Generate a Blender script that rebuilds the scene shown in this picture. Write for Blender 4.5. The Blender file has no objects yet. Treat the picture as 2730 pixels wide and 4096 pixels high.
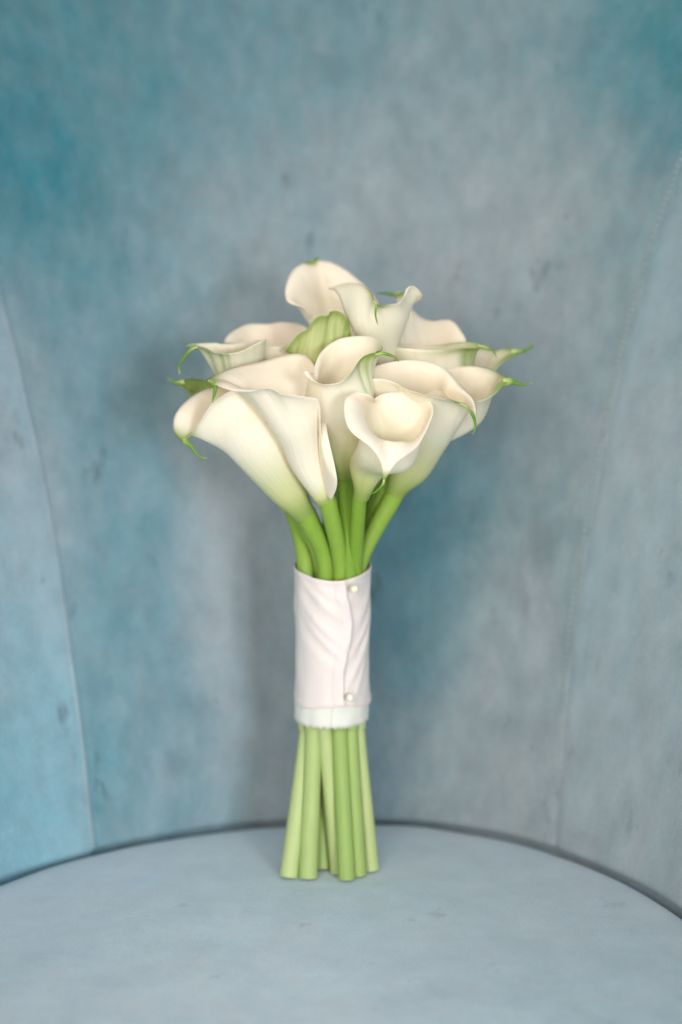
import bpy, bmesh, math, random
from mathutils import Vector, Matrix, noise
random.seed(4)
sc = bpy.context.scene
COL = sc.collection
rad = math.radians

# ------------------------------------------------------------------ camera
CAM = Vector((0.0, -0.82, 0.30)); PITCH = rad(6.3); LENS = 50.0
FPX = 4096 * LENS / 36.0                      # photograph pixels per unit of tangent
cd = bpy.data.cameras.new('camera'); cam = bpy.data.objects.new('camera', cd); COL.objects.link(cam)
cam.location = CAM; cam.rotation_euler = (math.pi / 2 - PITCH, 0, 0)
cd.sensor_fit = 'VERTICAL'; cd.sensor_height = 36; cd.sensor_width = 24; cd.lens = LENS
cd.clip_start = 0.02; cd.clip_end = 50
cd.dof.use_dof = True; cd.dof.focus_distance = 0.755; cd.dof.aperture_fstop = 2.8; cd.dof.aperture_blades = 0
sc.camera = cam

# ------------------------------------------------------------------ world + lamps
w = bpy.data.worlds.new('World'); sc.world = w; w.use_nodes = True
bg = w.node_tree.nodes['Background']; bg.inputs[0].default_value = (0.98, 0.98, 0.96, 1); bg.inputs[1].default_value = 0.22
def lamp(name, loc, target, size, power, color, size_y=None, spread=180):
    l = bpy.data.lights.new(name, 'AREA'); l.energy = power; l.color = color; l.size = size
    l.shape = 'RECTANGLE' if size_y else 'DISK'
    if size_y: l.size_y = size_y
    l.spread = rad(spread)
    o = bpy.data.objects.new(name, l); COL.objects.link(o); o.location = loc
    o.rotation_euler = (Vector(target) - Vector(loc)).to_track_quat('-Z', 'Y').to_euler()
    return o
lamp('window_light', (0.50, -1.35, 0.24), (-0.15, 0.05, -0.03), 0.30, 1.75, (0.91, 0.96, 1.0), 0.36, 64)
lamp('room_light', (-0.75, -1.9, 0.35), (0.05, 0.1, 0.03), 1.7, 13.0, (1.0, 0.92, 0.82), None, 100)
lamp('ceiling_light', (0.1, -1.0, 1.9), (0, -.1, 0.1), 1.0, 8, (1.0, 0.98, 0.94))
sc.view_settings.view_transform = 'Standard'; sc.view_settings.look = 'None'
sc.view_settings.gamma = 1; sc.view_settings.exposure = 0.14
try:
    sc.cycles.use_denoising = True
except Exception: pass
sc.cycles.max_bounces = 12; sc.cycles.diffuse_bounces = 9

# ------------------------------------------------------------------ helpers
def ray(px, py):
    x = (px - 1365) / FPX; y = (2048 - py) / FPX
    c, s = math.cos(PITCH), math.sin(PITCH)
    return Vector((x, c + y * s, y * c - s))
def at(px, py, Y):
    d = ray(px, py); return CAM + d * ((Y - CAM.y) / d.y)
def Rg(ox, oy, k): return lambda x, y: (ox + x * k, oy + y * k)
R1 = Rg(640, 980, .5102); R2 = Rg(1240, 980, .5995); R3 = Rg(640, 1400, .5102); R4 = Rg(1200, 1400, .5102)
D = Rg(0, 0, 1.7411)                           # coordinates read on the whole picture
def lin(c):
    return tuple((v / 255 / 12.92) if v / 255 <= .04045 else ((v / 255 + .055) / 1.055) ** 2.4 for v in c)
def mixc(a, b, t):
    t = max(0., min(1., t)); return tuple(a[i] + (b[i] - a[i]) * t for i in range(3))
def sst(a, b, x):
    t = max(0., min(1., (x - a) / (b - a))); return t * t * (3 - 2 * t)
def link_mesh(name, bm, mat, parent=None, smooth=True):
    me = bpy.data.meshes.new(name); bm.to_mesh(me); bm.free()
    if smooth:
        for p in me.polygons: p.use_smooth = True
    if mat: me.materials.append(mat)
    o = bpy.data.objects.new(name, me); COL.objects.link(o)
    if parent: o.parent = parent
    return o
def empty(name, parent=None, loc=(0, 0, 0)):
    o = bpy.data.objects.new(name, None); o.empty_display_size = .02; COL.objects.link(o); o.location = loc
    if parent: o.parent = parent
    return o
def catmull(pts, n):
    """list of equal-length tuples -> n samples through them"""
    out = []; m = len(pts) - 1
    for i in range(n):
        s = i / (n - 1) * m; k = min(int(s), m - 1); t = s - k
        p0 = pts[max(k - 1, 0)]; p1 = pts[k]; p2 = pts[k + 1]; p3 = pts[min(k + 2, m)]
        out.append(tuple(.5 * (2 * b + (c - a) * t + (2 * a - 5 * b + 4 * c - d) * t * t + (3 * b - a - 3 * c + d) * t ** 3)
                         for a, b, c, d in zip(p0, p1, p2, p3)))
    return out

# ------------------------------------------------------------------ materials
def newmat(name):
    m = bpy.data.materials.new(name); m.use_nodes = True; nt = m.node_tree
    return m, nt, nt.nodes['Principled BSDF']
def N(nt, t, **k):
    n = nt.nodes.new(t)
    for a, v in k.items(): setattr(n, a, v)
    return n
def velvet(name, c_grey, c_teal, bias=0.5, seed=0.0, big=2.2, light_tint=False, nap=1.):
    m, nt, b = newmat(name)
    L = nt.links.new
    tc = N(nt, 'ShaderNodeTexCoord')
    mp = N(nt, 'ShaderNodeMapping'); mp.inputs['Location'].default_value = (seed, seed * .7, seed * 1.3); mp.inputs['Scale'].default_value = (1, 1, .62)
    L(tc.outputs['Object'], mp.inputs[0])
    def noi(scale, det, rough, src=mp):
        n = N(nt, 'ShaderNodeTexNoise'); n.inputs['Scale'].default_value = scale; n.inputs['Detail'].default_value = det
        n.inputs['Roughness'].default_value = rough; L(src.outputs[0], n.inputs['Vector']); return n
    n1 = noi(big, 2, .5); n2 = noi(44, 6, .7); n3 = noi(620, 3, .6)
    a = N(nt, 'ShaderNodeMath', operation='MULTIPLY_ADD'); L(n2.outputs[0], a.inputs[0]); a.inputs[1].default_value = .75; L(n1.outputs[0], a.inputs[2])
    mr = N(nt, 'ShaderNodeMapRange'); L(a.outputs[0], mr.inputs[0])
    mr.inputs[1].default_value = .875 - .28 - (bias - .5); mr.inputs[2].default_value = .875 + .28 - (bias - .5)
    mr.interpolation_type = 'SMOOTHSTEP'
    src = mr.outputs[0]
    if light_tint:                                    # cool light and greyer shadow painted into the velvet colour, panel by panel
        da = N(nt, 'ShaderNodeAttribute', attribute_name='light_tint')
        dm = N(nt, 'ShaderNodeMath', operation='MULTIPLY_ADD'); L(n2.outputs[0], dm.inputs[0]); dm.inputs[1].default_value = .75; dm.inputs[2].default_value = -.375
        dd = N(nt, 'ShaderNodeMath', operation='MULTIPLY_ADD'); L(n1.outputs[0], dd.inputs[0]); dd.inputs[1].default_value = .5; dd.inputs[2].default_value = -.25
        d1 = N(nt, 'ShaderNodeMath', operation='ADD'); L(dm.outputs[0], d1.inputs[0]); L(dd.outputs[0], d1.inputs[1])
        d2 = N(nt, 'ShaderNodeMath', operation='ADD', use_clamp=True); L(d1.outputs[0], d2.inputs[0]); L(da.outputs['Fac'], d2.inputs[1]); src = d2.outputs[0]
    mx = N(nt, 'ShaderNodeMix', data_type='RGBA'); L(src, mx.inputs[0])
    mx.inputs[6].default_value = (*c_grey, 1); mx.inputs[7].default_value = (*c_teal, 1)
    # brushed nap: patches where the pile lies another way
    n4 = noi(60, 4, .6); r4 = N(nt, 'ShaderNodeMapRange'); L(n4.outputs[0], r4.inputs[0])
    r4.inputs[1].default_value = .3; r4.inputs[2].default_value = .7; r4.inputs[3].default_value = 1 - .12 * nap; r4.inputs[4].default_value = 1 + .10 * nap
    mu = N(nt, 'ShaderNodeVectorMath', operation='SCALE'); L(mx.outputs[2], mu.inputs[0]); L(r4.outputs[0], mu.inputs['Scale'])
    n5 = noi(11, 6, .62); n5.inputs['Distortion'].default_value = .8; r5 = N(nt, 'ShaderNodeMapRange'); L(n5.outputs[0], r5.inputs[0])
    r5.inputs[1].default_value = .60; r5.inputs[2].default_value = .74; r5.inputs[3].default_value = 1; r5.inputs[4].default_value = 1 - .22 * nap
    mu5 = N(nt, 'ShaderNodeVectorMath', operation='SCALE'); L(mu.outputs[0], mu5.inputs[0]); L(r5.outputs[0], mu5.inputs['Scale']); mu = mu5
    mp2 = N(nt, 'ShaderNodeMapping'); mp2.inputs['Scale'].default_value = (1, 1, .35); mp2.inputs['Location'].default_value = (seed * 2, 1, seed); L(tc.outputs['Object'], mp2.inputs[0])
    n6 = noi(48, 4, .6, mp2); r6 = N(nt, 'ShaderNodeMapRange'); L(n6.outputs[0], r6.inputs[0])
    r6.inputs[1].default_value = .65; r6.inputs[2].default_value = .74; r6.inputs[3].default_value = 1; r6.inputs[4].default_value = 1 - .34 * nap
    mu6 = N(nt, 'ShaderNodeVectorMath', operation='SCALE'); L(mu.outputs[0], mu6.inputs[0]); L(r6.outputs[0], mu6.inputs['Scale']); mu = mu6
    r3 = N(nt, 'ShaderNodeMapRange'); L(n3.outputs[0], r3.inputs[0]); r3.inputs[3].default_value = .86; r3.inputs[4].default_value = 1.14
    mu2 = N(nt, 'ShaderNodeVectorMath', operation='SCALE'); L(mu.outputs[0], mu2.inputs[0]); L(r3.outputs[0], mu2.inputs['Scale'])
    L(mu2.outputs[0], b.inputs['Base Color'])
    b.inputs['Roughness'].default_value = .92; b.inputs['Specular IOR Level'].default_value = .15
    b.inputs['Sheen Weight'].default_value = .35; b.inputs['Sheen Roughness'].default_value = .45
    b.inputs['Sheen Tint'].default_value = (.85, .95, 1, 1)
    bp = N(nt, 'ShaderNodeBump'); bp.inputs['Strength'].default_value = .35; bp.inputs['Distance'].default_value = .0006
    ad = N(nt, 'ShaderNodeMath', operation='ADD'); L(n3.outputs[0], ad.inputs[0]); L(n2.outputs[0], ad.inputs[1]); L(ad.outputs[0], bp.inputs['Height'])
    L(bp.outputs[0], b.inputs['Normal'])
    return m
M_back = velvet('velvet_back', lin((155, 163, 169)), lin((62, 128, 142)), .5, 3.1, light_tint=True)
M_side = velvet('velvet_side', lin((161, 169, 176)), lin((116, 160, 174)), .45, 9.4, light_tint=True)
M_seat = velvet('velvet_seat', lin((196, 204, 211)), lin((180, 199, 211)), .5, 5.2, nap=.5)
M_thread = velvet('thread', lin((156, 164, 168)), lin((140, 158, 165)), .5, 1.2)

def petal_mat():
    m, nt, b = newmat('spathe'); L = nt.links.new
    at_ = N(nt, 'ShaderNodeAttribute', attribute_name='pigment')
    tc = N(nt, 'ShaderNodeTexCoord'); n = N(nt, 'ShaderNodeTexNoise'); n.inputs['Scale'].default_value = 60; n.inputs['Detail'].default_value = 4
    L(tc.outputs['Object'], n.inputs['Vector'])
    r = N(nt, 'ShaderNodeMapRange'); L(n.outputs[0], r.inputs[0]); r.inputs[3].default_value = .96; r.inputs[4].default_value = 1.03
    mu = N(nt, 'ShaderNodeVectorMath', operation='SCALE'); L(at_.outputs['Color'], mu.inputs[0]); L(r.outputs[0], mu.inputs['Scale'])
    L(mu.outputs[0], b.inputs['Base Color'])
    b.inputs['Roughness'].default_value = .5; b.inputs['Specular IOR Level'].default_value = .3
    b.inputs['Subsurface Weight'].default_value = .0; b.inputs['Subsurface Radius'].default_value = (1, .8, .5); b.inputs['Subsurface Scale'].default_value = .006
    # lengthwise veins
    uv = N(nt, 'ShaderNodeAttribute', attribute_name='vein'); bp = N(nt, 'ShaderNodeBump'); bp.inputs['Strength'].default_value = .35; bp.inputs['Distance'].default_value = .0006
    L(uv.outputs['Fac'], bp.inputs['Height']); L(bp.outputs[0], b.inputs['Normal'])
    tr = N(nt, 'ShaderNodeBsdfTranslucent'); gm = N(nt, 'ShaderNodeGamma'); gm.inputs[1].default_value = .6; L(mu.outputs[0], gm.inputs[0]); L(gm.outputs[0], tr.inputs['Color']); L(bp.outputs[0], tr.inputs['Normal'])
    ms = N(nt, 'ShaderNodeMixShader'); ms.inputs[0].default_value = .30; L(b.outputs[0], ms.inputs[1]); L(tr.outputs[0], ms.inputs[2])
    L(ms.outputs[0], nt.nodes['Material Output'].inputs['Surface'])
    return m
M_petal = petal_mat()
def green_mat(name, c1, c2, scale=40):
    m, nt, b = newmat(name); L = nt.links.new
    tc = N(nt, 'ShaderNodeTexCoord'); mp = N(nt, 'ShaderNodeMapping'); mp.inputs['Scale'].default_value = (6, 6, 1); L(tc.outputs['Object'], mp.inputs[0])
    n = N(nt, 'ShaderNodeTexNoise'); n.inputs['Scale'].default_value = scale; n.inputs['Detail'].default_value = 3; L(mp.outputs[0], n.inputs['Vector'])
    mx = N(nt, 'ShaderNodeMix', data_type='RGBA'); L(n.outputs[0], mx.inputs[0]); mx.inputs[6].default_value = (*c1, 1); mx.inputs[7].default_value = (*c2, 1)
    L(mx.outputs[2], b.inputs['Base Color']); b.inputs['Roughness'].default_value = .5; b.inputs['Specular IOR Level'].default_value = .35
    b.inputs['Subsurface Weight'].default_value = .2; b.inputs['Subsurface Scale'].default_value = .003; b.inputs['Subsurface Radius'].default_value = (.8, 1, .4)
    return m
def attr_green():
    m, nt, b = newmat('stem'); L = nt.links.new
    a = N(nt, 'ShaderNodeAttribute', attribute_name='pigment')
    tc = N(nt, 'ShaderNodeTexCoord'); mp = N(nt, 'ShaderNodeMapping'); mp.inputs['Scale'].default_value = (8, 8, 1); L(tc.outputs['Object'], mp.inputs[0])
    n = N(nt, 'ShaderNodeTexNoise'); n.inputs['Scale'].default_value = 40; n.inputs['Detail'].default_value = 3; L(mp.outputs[0], n.inputs['Vector'])
    r = N(nt, 'ShaderNodeMapRange'); L(n.outputs[0], r.inputs[0]); r.inputs[3].default_value = .88; r.inputs[4].default_value = 1.12
    mu = N(nt, 'ShaderNodeVectorMath', operation='SCALE'); L(a.outputs['Color'], mu.inputs[0]); L(r.outputs[0], mu.inputs['Scale'])
    L(mu.outputs[0], b.inputs['Base Color']); b.inputs['Roughness'].default_value = .48; b.inputs['Specular IOR Level'].default_value = .3
    b.inputs['Subsurface Weight'].default_value = .2; b.inputs['Subsurface Scale'].default_value = .003; b.inputs['Subsurface Radius'].default_value = (.8, 1, .4)
    return m
M_stem = attr_green()
M_tip = green_mat('green_tip', lin((112, 158, 62)), lin((150, 180, 88)), 30)
def satin(name, c, rough, alpha=1.):
    m, nt, b = newmat(name); b.inputs['Base Color'].default_value = (*c, 1); b.inputs['Roughness'].default_value = rough
    b.inputs['Sheen Weight'].default_value = .25; b.inputs['Subsurface Weight'].default_value = .2; b.inputs['Subsurface Scale'].default_value = .002
    L = nt.links.new
    tc = N(nt, 'ShaderNodeTexCoord'); wv = N(nt, 'ShaderNodeTexNoise'); wv.inputs['Scale'].default_value = 1500; L(tc.outputs['Object'], wv.inputs['Vector'])
    bp = N(nt, 'ShaderNodeBump'); bp.inputs['Strength'].default_value = .2; bp.inputs['Distance'].default_value = .0003; L(wv.outputs[0], bp.inputs['Height']); L(bp.outputs[0], b.inputs['Normal'])
    return m
M_ribbon = satin('satin_ribbon', lin((230, 215, 210)), .5)
M_under = satin('under_ribbon', lin((228, 222, 212)), .6)
m, nt, b = newmat('pearl'); M_pearl = m
b.inputs['Base Color'].default_value = (*lin((236, 228, 208)), 1); b.inputs['Roughness'].default_value = .16; b.inputs['Coat Weight'].default_value = .8; b.inputs['Coat Roughness'].default_value = .05
m, nt, b = newmat('pin_metal'); M_pin = m
b.inputs['Base Color'].default_value = (.7, .68, .62, 1); b.inputs['Metallic'].default_value = 1; b.inputs['Roughness'].default_value = .3

# ------------------------------------------------------------------ armchair
JP = [(-.262, -.62), (-.264, -.50), (-.262, -.38), (-.258, -.27), (-.250, -.17), (-.232, -.085), (-.1984, -.0211), (-.1554, .0250), (-.1064, .0560), (-.063, .0725), (-.015, .0805),
      (.0216, .0807), (.061, .0735), (.1137, .0452), (.1583, -.0083), (.1871, -.0685), (.203, -.13), (.213, -.20), (.219, -.29), (.222, -.40), (.223, -.50), (.223, -.62)]
JN = 440
J = catmull(JP, JN)
def jpt(u):
    s = max(0, min(1, u)) * (JN - 1); k = min(int(s), JN - 2); t = s - k
    return Vector((J[k][0] + (J[k + 1][0] - J[k][0]) * t, J[k][1] + (J[k + 1][1] - J[k][1]) * t))
def jn(u):                                     # outward horizontal normal (curve runs left -> back -> right)
    a, b_ = jpt(max(0, u - .012)), jpt(min(1, u + .012)); t = (b_ - a).normalized(); return Vector((-t.y, t.x))
def lean(u, h):                                # how far the wall stands outside the seat line at height h
    return .0030 + .23 * h + .05 * h * h + .006 * sst(.0005, -.005, h)
def wall(u, h, inn=0.):
    p = jpt(u); n = jn(u); d = lean(u, h) - inn
    return Vector((p.x + n.x * d, p.y + n.y * d, h))
def hit(px, py):
    d = ray(px, py); t = .5
    def f(t):
        P = CAM + d * t; best = 1e9; bu = 0
        for i in range(0, JN, 2):
            q = (J[i][0] - P.x) ** 2 + (J[i][1] - P.y) ** 2
            if q < best: best = q; bu = i / (JN - 1)
        n = jn(bu); q = jpt(bu); sd = (P.x - q.x) * n.x + (P.y - q.y) * n.y
        return sd - lean(bu, P.z), bu, P.z
    while f(t)[0] < 0 and t < 2.5: t += .02
    lo, hi = t - .02, t
    for _ in range(14):
        m_ = (lo + hi) / 2
        if f(m_)[0] < 0: lo = m_
        else: hi = m_
    r = f(hi); return r[1], r[2]
def seam_curve(pix):
    uh = sorted([hit(*D(x, y)) for x, y in pix], key=lambda q: q[1])
    us = [q[0] for q in uh]; hs = [q[1] for q in uh]
    # smooth cubic fit in h so that the seam runs fair beyond the points too
    import numpy as np
    c = np.polyfit(hs, us, 2)
    return lambda h: float(np.polyval(c, h))
seamL = seam_curve([(2, 700), (40, 850), (90, 1050), (125, 1250), (152, 1400), (178, 1600), (196, 1800), (204, 1900)])
seamR = seam_curve([(1566, 440), (1505, 620), (1455, 800), (1420, 950), (1385, 1120), (1350, 1330), (1310, 1600), (1290, 1780), (1285, 1900)])

chair = empty('armchair', loc=(0, -.25, 0))
chair['label'] = 'curved grey and teal velvet tub armchair seat and back behind the bouquet'; chair['category'] = 'armchair'
def keep(o): o.matrix_parent_inverse = chair.matrix_world.inverted() if False else Matrix.Translation(-Vector((0, -.25, 0))); return o
H0, H1 = -.03, .72
def hrow(t):                                   # rows crowd together where the wall tucks in at the seat
    return H0 + .05 * t / .3 if t < .3 else H0 + .05 + (H1 - H0 - .05) * (t - .3) / .7
# cool light against warm shadow, painted into the velvet as teal, more (1) or less (0); read off the photograph, kept as (place along the back, height, value)
LIGHT_TINTS = [(50, 50, .95), (300, 200, .85), (50, 400, 1.2), (600, 200, .72), (850, 60, .7), (1100, 80, .5), (1000, 300, .35), (1300, 300, .12), (1500, 80, 1.), (1555, 180, 1.1), (150, 250, .95), (100, 700, .95), (500, 1150, .0), (560, 1400, .0), (1250, 60, .45), (1100, 600, .1), (700, 450, .35), (850, 500, .2), (300, 600, .75), (150, 900, .75), (20, 650, .8), (450, 600, .45), (300, 850, .6),
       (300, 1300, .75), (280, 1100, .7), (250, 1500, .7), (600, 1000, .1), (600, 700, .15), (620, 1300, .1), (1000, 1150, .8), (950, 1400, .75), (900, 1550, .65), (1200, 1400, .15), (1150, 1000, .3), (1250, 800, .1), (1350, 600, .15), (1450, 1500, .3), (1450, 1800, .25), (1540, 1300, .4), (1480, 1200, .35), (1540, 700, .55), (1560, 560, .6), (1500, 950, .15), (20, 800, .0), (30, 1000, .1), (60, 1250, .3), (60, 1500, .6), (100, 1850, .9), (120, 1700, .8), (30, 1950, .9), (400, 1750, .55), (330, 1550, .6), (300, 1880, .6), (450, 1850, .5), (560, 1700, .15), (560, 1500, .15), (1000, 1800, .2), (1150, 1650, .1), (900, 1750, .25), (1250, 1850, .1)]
TINTS_UH = []
for x_, y_, v_ in LIGHT_TINTS:
    u_, h_ = hit(*D(x_, y_)); TINTS_UH.append((u_, h_, v_))
def light_tint_at(u, h):
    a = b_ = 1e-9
    for uu, hh, v in TINTS_UH:
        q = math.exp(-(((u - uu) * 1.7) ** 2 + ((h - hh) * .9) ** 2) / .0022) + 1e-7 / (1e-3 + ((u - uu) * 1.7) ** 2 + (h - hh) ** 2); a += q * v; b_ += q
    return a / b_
def nap_bump(u, h): return noise.noise(Vector((u * 14, h * 9, 3.3))) * .0035 + noise.noise(Vector((u * 45, h * 30, 1.7))) * .0008
def panel(name, uL, uR, mat, nu, nh, puffL=1, puffR=1, amp=.005, label=None, lift=0., gr=.0022):
    bm = bmesh.new(); g = []; dl_ = bm.verts.layers.float.new('light_tint')
    for j in range(nh + 1):
        h = hrow(j / nh); a, b_ = uL(h), uR(h); row = []
        for i in range(nu + 1):
            s = i / nu
            # finer columns towards the seams
            s = .5 - .5 * math.cos(math.pi * s) if (puffL and puffR) else (1 - math.cos(math.pi / 2 * s) if puffL else math.sin(math.pi / 2 * s))
            u = a + (b_ - a) * s
            dl = (u - a) * 1.95; dr = (b_ - u) * 1.95        # metres along the wall, roughly
            inn = lift + amp
            if puffL: inn -= gr * math.exp(-dl / .004)
            if puffR: inn -= gr * math.exp(-dr / .004)
            P = wall(u, h, inn)
            k = nap_bump(u, h)
            n = jn(u); P.x += n.x * k; P.y += n.y * k
            vt = bm.verts.new(P); vt[dl_] = .92 * light_tint_at(u, h); row.append(vt)
        g.append(row)
    for j in range(nh):
        for i in range(nu): bm.faces.new((g[j][i], g[j][i + 1], g[j + 1][i + 1], g[j + 1][i]))
    # roll over the top edge and down the outside
    prev = g[-1]; uLh, uRh = uL(H1), uR(H1)
    for k in range(1, 9):
        t = math.pi * k / 8 if k < 8 else math.pi; row = []
        for i in range(nu + 1):
            v = g[-1][i].co; s_ = i / nu
            u = uLh + (uRh - uLh) * ((.5 - .5 * math.cos(math.pi * s_)) if (puffL and puffR) else (1 - math.cos(math.pi / 2 * s_) if puffL else math.sin(math.pi / 2 * s_)))
            n = jn(u); dd = .032 * (1 - math.cos(t)); row.append(bm.verts.new((v.x + n.x * dd, v.y + n.y * dd, v.z + .03 * math.sin(t))))
        for i in range(nu): bm.faces.new((prev[i], prev[i + 1], row[i + 1], row[i]))
        prev = row
    bmesh.ops.recalc_face_normals(bm, faces=bm.faces)
    o = link_mesh(name, bm, mat, chair); keep(o)
    if label: o['label'] = label
    return o
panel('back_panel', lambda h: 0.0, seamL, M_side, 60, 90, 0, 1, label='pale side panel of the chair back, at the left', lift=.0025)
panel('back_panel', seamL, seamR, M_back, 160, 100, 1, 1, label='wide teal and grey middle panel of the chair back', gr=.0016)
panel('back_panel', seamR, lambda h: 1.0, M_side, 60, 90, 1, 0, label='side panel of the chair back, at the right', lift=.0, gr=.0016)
# outer shell of the tub
bm = bmesh.new(); g = []
for j in range(21):
    h = -.12 + (H1 + .12) * j / 20; row = []
    for i in range(81):
        u = i / 80; row.append(bm.verts.new(wall(u, max(h, 0), -.064 if h > 0 else -.055) + Vector((0, 0, min(h, 0)))))
    g.append(row)
for j in range(20):
    for i in range(80): bm.faces.new((g[j][i], g[j + 1][i], g[j + 1][i + 1], g[j][i + 1]))
keep(link_mesh('outer_shell', bm, M_side, chair))

# stitching puckers down the seams
def stitches(seam, side, pitch, sz, h0, h1, inn):
    bm = bmesh.new(); h = h0; k = 0
    while h < h1:
        u = seam(h) + side / 1.95; n = jn(u); c = wall(u, h, inn - nap_bump(u, h))
        t = (wall(seam(h + .01), h + .01) - wall(seam(h), h)).normalized()
        inwd = Vector((-n.x, -n.y, 0)); sd = t.cross(inwd).normalized()
        M = Matrix((sd, t, inwd)).transposed().to_4x4(); M.translation = c
        f = random.uniform(.8, 1.15)
        bmesh.ops.create_icosphere(bm, subdivisions=2, radius=1, matrix=M @ Matrix.Diagonal((sz * f, pitch * .43, sz * .55, 1)))
        h += pitch * .97; k += 1
    return bm
o = keep(link_mesh('stitching', stitches(seamR, -.0045, .0042, .0017, .08, .66, .0046), M_thread, chair)); o['kind'] = 'stuff'
# welt running down the left seam
def tube_bm(pts, radii, seg=10, cap=True, squash=None):
    bm = bmesh.new(); rings = []; up = None
    for i, p in enumerate(pts):
        a = pts[max(i - 1, 0)]; b_ = pts[min(i + 1, len(pts) - 1)]; t = (b_ - a).normalized()
        if up is None: up = Vector((0, -1, 0)) if abs(t.y) < .9 else Vector((0, 0, 1))
        s = t.cross(up).normalized(); up = s.cross(t).normalized()
        rings.append([bm.verts.new(p + (s * math.cos(2 * math.pi * k / seg) + up * math.sin(2 * math.pi * k / seg)) * radii[i]) for k in range(seg)])
    for i in range(len(rings) - 1):
        for k in range(seg): bm.faces.new((rings[i][k], rings[i][(k + 1) % seg], rings[i + 1][(k + 1) % seg], rings[i + 1][k]))
    if cap:
        bm.faces.new(rings[0][::-1]); bm.faces.new(rings[-1])
    return bm
pts = [wall(seamL(h) - .0022, h, .0058 - nap_bump(seamL(h), h)) for h in [(-.0 + .70 * i / 120) for i in range(121)]]
keep(link_mesh('seam_welt', tube_bm(pts, [.0011] * 121, 8), M_side, chair))

# seat cushion
bm = bmesh.new(); nr, nu = 60, 200; ctr = Vector((-.018, -.30)); rings = []
for j in range(nr + 1):
    s = 1 - (1 - j / nr) ** 1.0
    s = j / nr; s = 1 - (1 - s) ** 1.6; row = []
    for i in range(nu + 1):
        q = jpt(i / nu); n = jn(i / nu); e = Vector((q.x, q.y)) - n * .0015
        P = ctr + (e - ctr) * s; d = (e - P).length
        z = -.008 * math.exp(-d / .0050) - .0012 * math.exp(-d / .03) + .0006 * noise.noise(Vector((P.x * 30, P.y * 30, 0))) + .0012 * noise.noise(Vector((P.x * 9, P.y * 9, 4)))
        row.append(bm.verts.new((P.x, P.y, z)))
    rings.append(row)
for j in range(nr):
    for i in range(nu):
        if j == 0: bm.faces.new((rings[0][0] if False else rings[0][i], rings[1][i + 1], rings[1][i])) if True else None
        else: bm.faces.new((rings[j][i], rings[j][i + 1], rings[j + 1][i + 1], rings[j + 1][i]))
# side of the cushion, going down
low = [bm.verts.new(v.co + Vector((0, 0, -.09))) for v in rings[-1]]
for i in range(nu): bm.faces.new((rings[-1][i], rings[-1][i + 1], low[i + 1], low[i]))
bmesh.ops.remove_doubles(bm, verts=bm.verts, dist=1e-6); bmesh.ops.recalc_face_normals(bm, faces=bm.faces)
keep(link_mesh('seat', bm, M_seat, chair))
# front face of the cushion
bm = bmesh.new(); a, b_ = jpt(0), jpt(1); prof = [(0, 0), (-.012, -.004), (-.022, -.014), (-.026, -.03), (-.026, -.12)]; rows = []
for dy, dz in prof:
    rows.append([bm.verts.new((a.x + (b_.x - a.x) * i / 20, a.y + dy - .0 , dz)) for i in range(21)])
for r0, r1 in zip(rows, rows[1:]):
    for i in range(20): bm.faces.new((r0[i], r0[i + 1], r1[i + 1], r1[i]))
bmesh.ops.recalc_face_normals(bm, faces=bm.faces)
keep(link_mesh('seat_front', bm, M_seat, chair))

# ------------------------------------------------------------------ bouquet
bouquet = empty('bouquet'); bouquet['category'] = 'bouquet'
bouquet['label'] = 'upright bouquet of cream calla lilies bound in pale satin ribbon with two pearl pins'

C_OUT = lin((251, 246, 229)); C_IN = lin((255, 250, 236)); C_PEACH = lin((255, 243, 226))
C_YG = lin((214, 218, 148)); C_GRN = lin((140, 168, 74)); C_DGRN = lin((104, 142, 48))

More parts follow.
